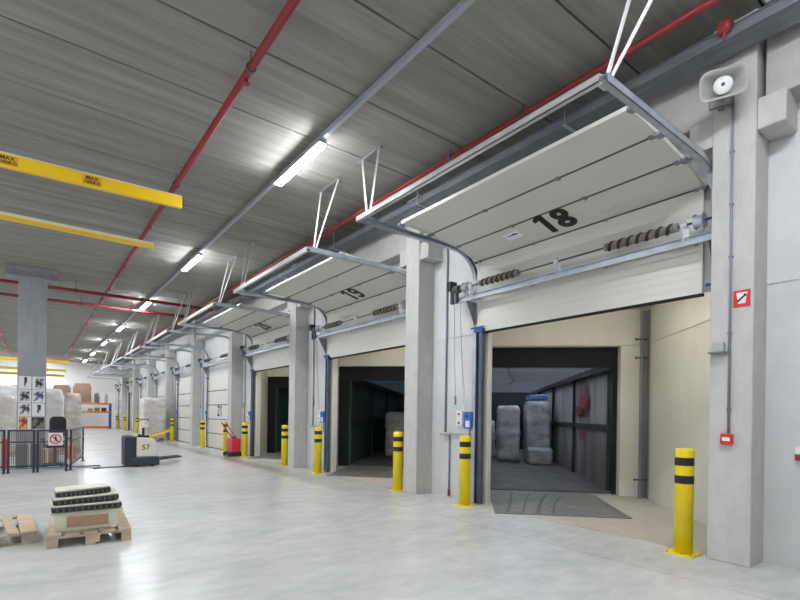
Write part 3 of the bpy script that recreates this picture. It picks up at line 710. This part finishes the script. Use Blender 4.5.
# ------------------------------------------------------------------ equipment on the nearest column
y0 = Y0[0]
sp = empty('horn_loudspeaker', (5.50, 1.94, 4.87), label='grey horn loudspeaker on the nearest concrete column', cat='loudspeaker')
def horn(parent):
    # rounded rectangular flare from a small throat to a wide mouth, opening along -X
    def ring(w, h, x, r):
        pts = []
        for cx, cy, a0 in ((w / 2 - r, h / 2 - r, 0), (-w / 2 + r, h / 2 - r, 90), (-w / 2 + r, -h / 2 + r, 180), (w / 2 - r, -h / 2 + r, 270)):
            for i in range(5):
                a = math.radians(a0 + 22.5 * i); pts.append((x, cx + r * math.cos(a), cy + r * math.sin(a)))
        return pts
    secs = [(.14, .12, .20, .05), (.22, .16, .12, .05), (.32, .22, .04, .06), (.39, .265, -.05, .07), (.41, .285, -.06, .075), (.395, .27, -.062, .07), (.35, .225, -.02, .06), (.26, .16, .06, .05), (.16, .11, .14, .04)]
    mb = MB(); rs = [ring(w, h, x, r) for w, h, x, r in secs]; n = len(rs[0]); mb.v = [p for R in rs for p in R]
    for i in range(len(rs) - 1):
        for k in range(n): mb.f.append((i * n + k, i * n + (k + 1) % n, (i + 1) * n + (k + 1) % n, (i + 1) * n + k))
    mb.f.append(tuple(range(n))); mb.f.append(tuple((len(rs) - 1) * n + k for k in range(n)))
    mb.build('horn', 'horn', parent, smooth=True)
horn(sp)
MB().tube([(.12, 0, 0), (0, 0, 0), (-.01, 0, 0), (-.02, 0, 0)], .07, 20, radii=[.05, .085, .08, .03]).build('driver_cone', 'white', sp, smooth=True)
MB().cyl((-.021, 0, 0), (-.026, 0, 0), .018, 12).build('driver_bolt', 'black', sp)
MB().cyl((.19, 0, 0), (.30, 0, 0), .06, 16).build('driver_housing', 'horn', sp, smooth=True)
MB().box((.20, -.11, -.13), (.24, -.10, .03)).box((.20, .10, -.13), (.24, .11, .03)).box((.20, -.11, -.14), (.24, .11, -.13)).box((.22, -.03, -.14), (.325, .03, -.12)).build('mounting_bracket', 'trim', sp)
sp.rotation_euler = (0, math.radians(-12), math.radians(22))
c = empty('column_conduit', (0, 0, 0), label='grey conduit running down the nearest column to the red alarm button', cat='conduit')
MB().cyl((5.815, 1.955, 1.36), (5.815, 1.955, 5.15), .014, 8).build('riser', 'conduit', c, smooth=True)
for z in (1.6, 2.4, 3.2, 3.75, 4.3): MB().box((5.805, 1.935, z), (5.83, 1.975, z + .02)).build('clip', 'trim', c)
c = empty('fire_alarm_button', (5.83, 1.965, 1.30), label='small red fire alarm call point low on the nearest column', cat='alarm button')
MB().box((-.05, -.055, -.055), (0, .055, .055)).build('housing', 'redbright', c, bevel=.008); MB().box((-.054, -.035, -.02), (-.05, .035, .02)).build('glass_pane', 'white', c)
c = empty('junction_box', (5.83, 2.045, 2.22), label='pale junction box on a small ledge on the nearest column', cat='junction box')
MB().box((-.06, -.05, 0), (0, .06, .10)).build('box', 'horn', c, bevel=.006); MB().box((-.09, -.06, -.015), (0, .09, 0)).build('ledge', 'trim', c)
c = empty('fire_sign', (5.824, 1.853, 2.76), label='red and white square fire sign on the nearest column', cat='sign')
MB().box((-.004, -.075, -.085), (.004, .075, .085)).build('sign_plate', 'redbright', c)
F = frame((-.0045, 0, 0), (0, -1, 0), (0, 0, 1))
MB().add([F @ Vector(v) for v in ((-.05, .06, .001), (.05, .06, .001), (.032, -.055, .001), (-.032, -.055, .001))], [(0, 1, 2, 3)]).build('white_field', 'white', c)
MB().bar(F @ Vector((-.03, -.025, .002)), F @ Vector((.03, .03, .002)), .018, .001, (1, 0, 0)).add([F @ Vector((.03 + .015 * math.cos(a * PI / 4), .03 + .015 * math.sin(a * PI / 4), .0022)) for a in range(8)], [tuple(range(8))]).add([F @ Vector((-.03 + .013 * math.cos(a * PI / 4), -.025 + .012 * math.sin(a * PI / 4), .0022)) for a in range(8)], [tuple(range(8))]).build('symbol', 'digit', c)
c = empty('wall_switch', (WX, 1.44, 1.16), label='small white and red switch on the wall at the right picture edge', cat='switch')
MB().box((-.04, -.05, 0), (0, .05, .09)).build('housing', 'white', c, bevel=.006); MB().box((-.045, -.045, -.06), (0, .045, 0)).build('red_base', 'red', c)

# ------------------------------------------------------------------ yellow crane beams
def crane(x1, y, z0, h, label, two=False, txt=False, rzz=0.0):
    r = empty('crane_beam', (x1, y, z0), rzz, label=label, cat='overhead beam', group='yellow overhead beams')
    if two:
        MB().box((-8, -.05, 0), (0, .05, h * .5)).build('lower_flange', 'crane', r); MB().box((-8, -.035, h * .5), (0, .035, h)).build('upper_rail', 'palecream', r)
    else:
        MB().box((-8, -.04, 0), (0, .04, h)).build('beam', 'crane', r, bevel=.004); MB().box((-8, -.055, h), (0, .055, h + .012)).build('top_rail', 'palecream', r)
    for x in (-4.2, -6.5): MB().cyl((x, 0, h), (x, 0, CEIL - z0 - .004), .012, 8).build('drop_rod', 'steel', r)
    return r
cr = crane(1.92, 8.5, 4.83, .175, 'nearest yellow overhead beam with dark printed text, upper left', rzz=-.05)
for x in (-1.24, -2.22):
    s = MB().box((x - .12, -.0415, .02), (x + .12, -.040, .155)).build('text_label', mat('orange_label', (.75, .38, .01), .5), cr)
    text_mesh('MAX', .075, 'print', 'digit', frame((x, -.0425, .118), (1, 0, 0), (0, 0, 1)), s, bold=.002)
    text_mesh('1000KG', .062, 'print', 'digit', frame((x, -.0425, .058), (1, 0, 0), (0, 0, 1)), s, bold=.002)
crane(1.95, 10.95, 4.83, .115, 'second yellow overhead beam with pale top, upper left', two=True)
crane(2.1, 42, 4.85, .20, 'uppermost of the far yellow beams beside the grey column')
crane(2.0, 43.2, 4.33, .17, 'middle of the far yellow beams beside the grey column')
crane(1.95, 44.2, 4.02, .16, 'lowest of the far yellow beams beside the grey column')

# ------------------------------------------------------------------ hall column with posters
struct(MB().box((-.335, 18.0, 0), (.35, 18.5, CEIL)).build('concrete_column', 'hallcol', bevel=.015), 'dark grey free standing column in the hall with posters on it', 'column')
struct(MB().box((-.62, 17.98, 5.42), (.60, 18.55, CEIL)).build('concrete_beam', 'hallcol'), 'concrete head on top of the grey hall column', 'beam')
paper = mat('white_paper', (.78, .78, .80), .6)
def photo_mat(name, c1, c2, sc):
    m = mat(name, c1, .4, col2=c2, nscale=(sc, sc, sc * .6), detail=2)
    for n in m.node_tree.nodes:
        if n.type == 'VALTORGB': n.color_ramp.elements[0].position = .44; n.color_ramp.elements[1].position = .58
    return m
pm = [photo_mat('greyscale_print_%d' % i, a, b, s) for i, (a, b, s) in enumerate((((.03, .03, .05), (.7, .7, .74), 9), ((.02, .02, .03), (.5, .5, .55), 13), ((.06, .06, .10), (.75, .75, .8), 11)))]
pmc = photo_mat('orange_print', (.35, .04, .02), (.8, .4, .12), 11); pmd = photo_mat('dim_print', (.02, .02, .02), (.20, .20, .19), 8)
desc = [['upper left poster with tall dark shape', 'upper right poster with grey streaks'], ['second row left poster with dark square picture', 'second row right poster with dark square picture'],
        ['third row left poster with dark picture', 'third row right poster with narrow grey figure'], ['bottom left poster with orange picture', 'bottom right poster with black picture']]
for i in range(4):
    for j in range(2):
        x = -.305 + j * .325; z = 2.12 - i * .395
        p_ = empty('poster', (x, 17.995, z), label=desc[i][j] + ' on the grey column', cat='poster', group='posters on the grey column')
        MB().box((0, -.003, 0), (.30, .004, .375)).build('sheet', paper, p_)
        m_ = pmc if (i, j) == (3, 0) else pmd if (i, j) == (3, 1) else pm[(i + j) % 3]
        ins = {(0, 0): (.13, .03, .20, .35), (0, 1): (.07, .03, .28, .35), (2, 1): (.12, .04, .21, .33), (3, 0): (.02, .01, .22, .36), (3, 1): (.0, .01, .295, .36)}.get((i, j), (.03, .04, .27, .34))
        MB().box((ins[0], -.005, ins[1]), (ins[2], -.003, ins[3])).build('picture', m_, p_)

# ------------------------------------------------------------------ safety fence
def fence_panel(p, q, label, legs=True, h=1.03):
    p, q = Vector((*p, 0)), Vector((*q, 0)); L = (q - p).length; rz = math.atan2(q.y - p.y, q.x - p.x)
    r = empty('safety_fence', p, rz, label=label, cat='fence', group='dark mesh safety fence panels')
    for z0, z1, e in ((.99, h, 0), (.14, .18, 0), (.72, .75, .02)): MB().box((e, -.018, z0), (L - e, .018, z1)).build('frame_rail', 'darkgrey', r)
    for x in (.0, L - .05): MB().box((x, -.022, 0), (x + .05, .022, h)).box((x, -.08, 0), (x + .05, .08, .012)).build('fence_post', 'darkgrey', r)
    MB().box((.05, -.003, .18), (L - .05, .003, .99)).build('wire_mesh', 'mesh', r)
    return r
fence_panel((-1.9, 14.66), (-.47, 14.62), 'dark mesh fence panel at the left picture edge')
fence_panel((-.44, 14.62), (.09, 14.6), 'dark mesh fence panel second from the left edge')
fence_panel((.11, 14.6), (.73, 14.58), 'dark mesh fence panel carrying the no pedestrians sign')
fence_panel((.80, 14.66), (1.25, 17.3), 'dark mesh fence side panel running back from the front corner')
sg = empty('prohibition_sign', (.485, 14.56, .80), label='white square sign with red ring and walking figure on the fence', cat='sign')
MB().box((-.145, -.003, -.155), (.145, .004, .155)).build('sign_plate', 'white', sg)
ringp = []; mb = MB(); N = 36
for i in range(N):
    a = 2 * PI * i / N; ringp.append((.122 * math.cos(a), -.005, .122 * math.sin(a)))
for i in range(N):
    a = 2 * PI * i / N; ringp.append((.095 * math.cos(a), -.005, .095 * math.sin(a)))
mb.add(ringp, [(i, (i + 1) % N, N + (i + 1) % N, N + i) for i in range(N)]); mb.bar((-.078, -.005, .078), (.078, -.005, -.078), .004, .024, (1, 0, 1)); mb.build('red_ring', 'redbright', sg)
mb = MB().add([(.018 * math.cos(a * PI / 6), -.006, .062 + .018 * math.sin(a * PI / 6)) for a in range(12)], [tuple(range(12))])
for p, q, w in (((0, -.006, .045), (0, -.006, -.01), .03), ((0, -.006, -.005), (-.035, -.006, -.07), .016), ((0, -.006, -.005), (.032, -.006, -.07), .016), ((0, -.006, .04), (-.038, -.006, .0), .012), ((0, -.006, .04), (.036, -.006, .005), .012)):
    mb.bar(p, q, .003, w, (1, 0, .01))
mb.build('walking_figure', 'digit', sg)
# office chair behind the fence
ch = empty('office_chair', (.56, 15.5, 0), .2, label='black office chair with rounded backrest behind the safety fence', cat='chair')
o = lumpy('backrest', .36, .09, .52, .82, 'black', ch, 21, 1, .0, .35)
lumpy('seat', .46, .44, .09, .52, 'black', ch, 22, 1, .0, .1).location = (0, .25, 0)
MB().cyl((0, .25, .12), (0, .25, .53), .03, 10).bar((0, .06, .56), (0, .04, .95), .05, .02).build('gas_column', 'darksteel', ch)
for i in range(5):
    a = 2 * PI * i / 5; MB().bar((0, .25, .12), (.28 * math.cos(a), .25 + .28 * math.sin(a), .08), .04, .03).cyl((.28 * math.cos(a), .23 + .28 * math.sin(a), .035), (.28 * math.cos(a), .27 + .28 * math.sin(a), .035), .033, 10).build('leg', 'black', ch)
for sx in (-.28, .28): MB().box((sx - .03, .1, .94 - .2), (sx + .03, .36, .97 - .2)).bar((sx, .25, .75), (sx * .7, .25, .56), .03).build('armrest', 'black', ch)
# goods on the floor inside the fence
def carton(x, y, z, w, d, h, m, label, rz=0, group=None):
    r = empty('carton', (x, y, z), rz, label=label, cat='box', group=group)
    MB().box((-w / 2, -d / 2, 0), (w / 2, d / 2, h)).build('box', m, r, bevel=.006); MB().box((-.03, -d / 2 - .0015, 0), (.03, d / 2 + .0015, h + .0015)).build('tape', 'palecream', r)
    return r
carton(-.05, 16.0, 0, .50, .4, .62, 'trim', 'grey box standing on the floor behind the fence', .1)
carton(-.62, 16.1, 0, .35, .4, .75, 'redbright', 'red box at the left edge behind the fence', 0)
carton(1.02, 17.2 + 1.2, 0, .22, .3, .42, 'orange', 'orange carton behind the fence side panel', 0)
carton(.35, 17.1, 0, .5, .4, .4, 'card', 'brown carton on the floor behind the sign', .1)
pb = empty('floor_track', (0, 0, 0), label='flat pale steel strip on the floor along the foot of the fence', cat='floor rail')
MB().box((-1.9, 15.15, 0), (1.5, 15.3, .02)).build('strip', 'steel', pb); MB().box((-1.9, 15.3, 0), (1.5, 15.32, .05)).build('edge', 'greysteel', pb)

# ------------------------------------------------------------------ pallet truck 57
tk = empty('pallet_truck', (2.29, 14.78, 0), .0, label='dark electric pallet truck with white cover numbered 57', cat='pallet truck')
MB().prism([(-.12, 0), (.0, -.06), (.52, -.06), (.58, 0), (.58, .62), (-.12, .62)], .04, .27).build('chassis', 'darkgrey', tk, bevel=.03)
MB().box((-.28, .02, .03), (.0, .66, .80)).build('battery_cover', 'darkgrey', tk, bevel=.02)
MB().box((-.285, .0, .80), (.02, .68, .83)).build('battery_lid', 'trim', tk, bevel=.01)
cv = MB().add([(.0, 0, .27), (.50, 0, .27), (.47, 0, .70), (.42, 0, .77), (.0, 0, .80), (.0, .6, .27), (.50, .6, .27), (.47, .6, .70), (.42, .6, .77), (.0, .6, .80)], [(0, 1, 2, 3, 4), (9, 8, 7, 6, 5), (0, 5, 6, 1), (1, 6, 7, 2), (2, 7, 8, 3), (3, 8, 9, 4), (4, 9, 5, 0)]).build('motor_cover', 'palecream', tk, bevel=.02)
tag(cv, 'cream white cover with number 57'); text_mesh('57', .20, 'truck_number', 'digit', frame((.22, -.004, .52), (1, 0, 0), (0, 0, 1)), cv, bold=.002)
MB().box((-.30, .05, .83), (-.1, .3, .85)).box((.05, .1, .80), (.12, .2, .88)).build('control_panel', 'black', tk)
MB().cyl((.20, .3, .78), (.20, .28, 1.08), .035, 12).box((.10, .2, .78), (.34, .4, .84)).build('steering_column', 'black', tk)
hd = MB().bar((.08, .27, 1.29), (.34, .27, 1.29), .04, .04).bar((.09, .27, 1.28), (.15, .27, 1.14), .025).bar((.33, .27, 1.28), (.27, .27, 1.14), .025).build('tiller_handle', 'board', tk, bevel=.01)
MB().bar((.10, .26, 1.10), (.32, .26, 1.10), .05, .09).bar((.12, .26, 1.12), (.12, .26, 1.24), .03).bar((.30, .26, 1.12), (.30, .26, 1.24), .03).build('handle_head', 'palecream', hd, bevel=.01)
MB().bar((.34, .20, .79), (.98, .34, 1.0), .04, .05).build('tow_bar', 'crane', tk)
MB().bar((.40, .26, .86), (.90, .38, 1.02), .04, .03).build('tow_arm', 'oldwood', tk)
for x in (.08, .42): MB().tube([(.5, .1 + x, .17), (.9, .55 + x, .16), (1.45, 1.35 + x, .12)], .035, 6).build('fork', 'darksteel', tk)
for x in (0.05, .45): MB().cyl((x - .05, .02, .06), (x - .05, .10, .06), .058, 14).build('wheel', 'black', tk)
cb_ = MB().tube([(1.3, 14.75, .012), (1.6, 14.9, .012), (1.8, 14.9, .012), (2.05, 14.95, .012)], .012, 6).build('floor_cable', 'black'); tag(cb_, 'black cable on the floor between the fence and the pallet truck', 'cable')  # thin black line lying along the floor from fence to truck

# red hand truck beside column
rt_ = empty('hand_pallet_truck', (5.62, 17.2, 0), 0, label='red hand pallet truck parked against the column between doors 20 and 21', cat='pallet truck')
MB().box((-.14, -.55, .10), (.16, .05, .62)).build('pump_body', 'redbright', rt_, bevel=.03)
MB().box((-.20, -.6, .02), (.18, .12, .17)).build('base', 'black', rt_, bevel=.03)
MB().tube([(.0, -.2, .62), (-.10, .25, .9), (-.18, .5, 1.15)], .022, 8).tube([(.1, -.25, .62), (.02, .15, .9), (-.05, .4, 1.15)], .018, 8).build('handle', 'red', rt_)
MB().bar((-.15, -.56, .66), (.17, .06, .66), .05, .04).build('black_rim', 'black', rt_)
for yy in (-.5, .05): MB().cyl((-.24, yy, .07), (-.2, yy, .07), .07, 14).build('wheel', 'black', rt_)

# ------------------------------------------------------------------ shelving rack at the far wall
rk = empty('shelving_rack', (2.7, 47.3, 0), label='orange and blue pallet rack standing by the far wall', cat='rack')
for x in (0, 2.60):
    for yy in (0, .9): MB().box((x, yy, 0), (x + .1, yy + .08, 2.17)).build('upright', 'rackblue', rk)
    mb = MB()
    for i in range(4): mb.bar((x + .05, .04, .2 + i * .5), (x + .05, .94, .45 + i * .5), .03)
    mb.build('brace', 'rackblue', rk)
for z in (.08, 1.35, 2.05):
    for yy in (-.02, .92): MB().box((.1, yy, z), (2.6, yy + .05, z + .12)).build('shelf_beam', 'orange', rk)
    MB().box((.1, .03, z + .12), (2.6, .92, z + .14)).build('shelf_board', 'wood' if z > 1 else 'card', rk)
rnd = random.Random(3)
names = ['leftmost', 'second', 'third', 'fourth', 'rightmost']
for i in range(5):
    x = 2.95 + i * .48; h = rnd.uniform(.12, .38)
    c = MB().box((-.17, -.2, 0), (.17, .2, h)).build('storage_box', ['darkgrey', 'white', 'card', 'trim', 'darkgrey'][i], bevel=.02); c.location = (x, 47.7, 1.495)
    tag(c, '%s small box on the middle shelf of the orange rack' % names[i], 'box', 'boxes on the middle rack shelf')
for i, (x, w, h, m_) in enumerate(((4.35, .35, .75, 'trim'), (4.75, .3, .55, 'white'), (5.05, .2, .7, 'horn'))):
    c = MB().box((-w / 2, -.2, 0), (w / 2, .2, h)).box((-w / 4, -.21, h), (w / 4, .1, h + .08)).build('storage_box', m_, bevel=.02); c.location = (x, 47.7, 2.195)
    tag(c, ['grey bin, leftmost of three on the rack top shelf', 'white box between two bins on the rack top shelf', 'narrow grey bin at the right end of the rack top shelf'][i], 'box', 'bins on the top rack shelf')
for i, (x0, x1, z0, z1) in enumerate(((1.35, 2.62, 0, 3.62), (2.72, 4.0, 2.195, 3.80))):
    r = empty('board_stack', ((x0 + x1) / 2, 48.0 if i else 48.6, z0), label=['brown boards leaning upright left of the rack', 'brown boards standing upright on the rack top shelf'][i], cat='boards', group='brown boards by the far wall')
    w = x1 - x0
    for j in range(4):
        MB().add([(-w / 2, j * .06, 0), (w / 2, j * .06, 0), (w / 2 - .02, j * .06, z1 - z0 - .25), (w / 2 - .15, j * .06, z1 - z0), (-w / 2 + .15, j * .06, z1 - z0 - .02), (-w / 2, j * .06, z1 - z0 - .4)] +
                 [(-w / 2, j * .06 + .05, 0), (w / 2, j * .06 + .05, 0), (w / 2 - .02, j * .06 + .05, z1 - z0 - .25), (w / 2 - .15, j * .06 + .05, z1 - z0), (-w / 2 + .15, j * .06 + .05, z1 - z0 - .02), (-w / 2, j * .06 + .05, z1 - z0 - .4)],
                 [(0, 1, 2, 3, 4, 5), (11, 10, 9, 8, 7, 6)] + [(a, (a + 1) % 6, 6 + (a + 1) % 6, 6 + a) for a in range(6)]).build('board', 'board', r)
dk = empty('dark_cabinet', (-.55, 40, 0), label='dark upright panel left of the grey column near the far wall', cat='cabinet')
MB().box((-.45, 0, 0), (.45, .5, 3.1)).build('body', 'board', dk, bevel=.02); MB().box((-.42, -.02, .1), (.42, 0, 3.0)).build('front_panel', 'board', dk)

# ------------------------------------------------------------------ front pallets and crate
pl = empty('wooden_pallet', (.150, 6.45, 0), -.06, label='wooden pallet carrying the cream crate', cat='pallet', group='wooden pallets on the hall floor')
pr = pl
def pallet_y(parent, w, d, wood, tops):
    for i in range(3):
        xx = i * (w - .10) / 2
        MB().box((xx, 0, 0), (xx + .10, d, .02)).build('bottom_board', wood, parent, bevel=.002)
        for j in range(3):
            yy = j * (d - .14) / 2; MB().box((xx, yy, .02), (xx + .10 + (.04 if i == 1 else 0), yy + .14, .10)).build('block', wood, parent, bevel=.003)
    for j in range(3):
        yy = j * (d - .14) / 2; MB().box((0, yy, .10), (w, yy + .14, .12)).build('cross_board', wood, parent, bevel=.002)
    for xx, ww, y0_, y1_, z_, rot in tops:
        m_ = Matrix.Translation((xx, y0_, z_)) @ Matrix.Rotation(rot, 4, 'Z')
        MB().box((0, 0, 0), (ww, y1_ - y0_, .022), m_).build('top_board', wood, parent, bevel=.002)
pallet_y(pl, .80, 1.2, 'wood', [(i * .1675, .13, 0, 1.2, .12, 0) for i in range(5)])
p2 = empty('wooden_pallet', (.07, 6.83, 0), PI + .05, label='broken wooden pallet with loose boards at the left picture edge', cat='pallet', group='wooden pallets on the hall floor')
# second pallet: near right corner at the origin, runs to the left (+x after rotation) and back (-y)
for i in range(3):
    yy = -i * .55
    MB().box((0, yy, 0), (.80, yy - .10, .02)).build('bottom_board', 'oldwood', p2)
    for j in range(3): MB().box((j * .33, yy, .02), (j * .33 + .14, yy - .10, .10)).build('block', 'oldwood', p2, bevel=.003)
    MB().box((0, yy, .10), (.80, yy - .14, .12)).build('cross_board', 'oldwood', p2)
for xx, ww, rot, z_ in ((.0, .15, 0, .12), (.16, .10, .04, .12), (.40, .13, -.10, .125), (.58, .10, .12, .145), (.68, .12, .0, .12)):
    m_ = Matrix.Translation((xx, 0, z_)) @ Matrix.Rotation(rot, 4, 'Z'); MB().box((0, -1.2, 0), (ww, 0, .022), m_).build('top_board', 'wood', p2, bevel=.002)
cr = empty('cream_crate', (.21, 6.58, .143), -.05, label='cream crate with brown cardboard panel on the wooden pallet', cat='crate')
mb = MB().add([(.02, .02, 0), (.62, .02, 0), (.62, .62, 0), (.02, .62, 0), (0, 0, .20), (.64, 0, .20), (.64, .64, .20), (0, .64, .20)], [(0, 3, 2, 1), (4, 5, 6, 7), (0, 1, 5, 4), (1, 2, 6, 5), (2, 3, 7, 6), (3, 0, 4, 7)])
mb.build('crate_body', 'palecream', cr, bevel=.01)
MB().box((-.03, -.03, .20), (.67, .67, .225)).build('crate_lid', 'palecream', cr, bevel=.01)
MB().box((.12, -.002, .05), (.52, .018, .165)).build('cardboard_panel', 'card', cr)
MB().box((.55, -.005, .0), (.60, .01, .02)).build('label_tag', 'white', cr)
def tray(i, x, y, z, w, d, rz, tilt, label):
    r = empty('grille_tray', (x, y, z), label=label, cat='tray', group='stacked dark grilles with cream rims'); r.rotation_euler = (0, tilt, rz)
    def rrect(w, d, rr, z):
        pts = []
        for cx, cy, a0 in ((w - rr, d - rr, 0), (rr, d - rr, 90), (rr, rr, 180), (w - rr, rr, 270)):
            for q in range(5):
                a = math.radians(a0 + 22.5 * q); pts.append((cx + rr * math.cos(a), cy + rr * math.sin(a)))
        return pts
    MB().prism(rrect(w, d, .05, 0), 0, .05).build('grille_side', 'black', r, bevel=.008)
    MB().prism([(a + .0, b + .03) for a, b in rrect(w, d - .03, .05, 0)], .05, .07).build('cream_rim', 'palecream', r, bevel=.006)
    for q in range(11):
        xx = .05 + q * (w - .1) / 10; MB().box((xx, -.004, .01), (xx + .012, .001, .042)).build('rib', 'trim', r)
    return r
tray(0, .185, 6.50, .372, .68, .55, -.02, -.01, 'lowest dark grille tray of the stack on the crate')
tray(1, .205, 6.56, .443, .64, .50, 0, -.035, 'middle dark grille tray of the stack on the crate')
tray(2, .23, 6.66, .515, .54, .42, 0, -.055, 'topmost dark grille tray of the stack on the crate')
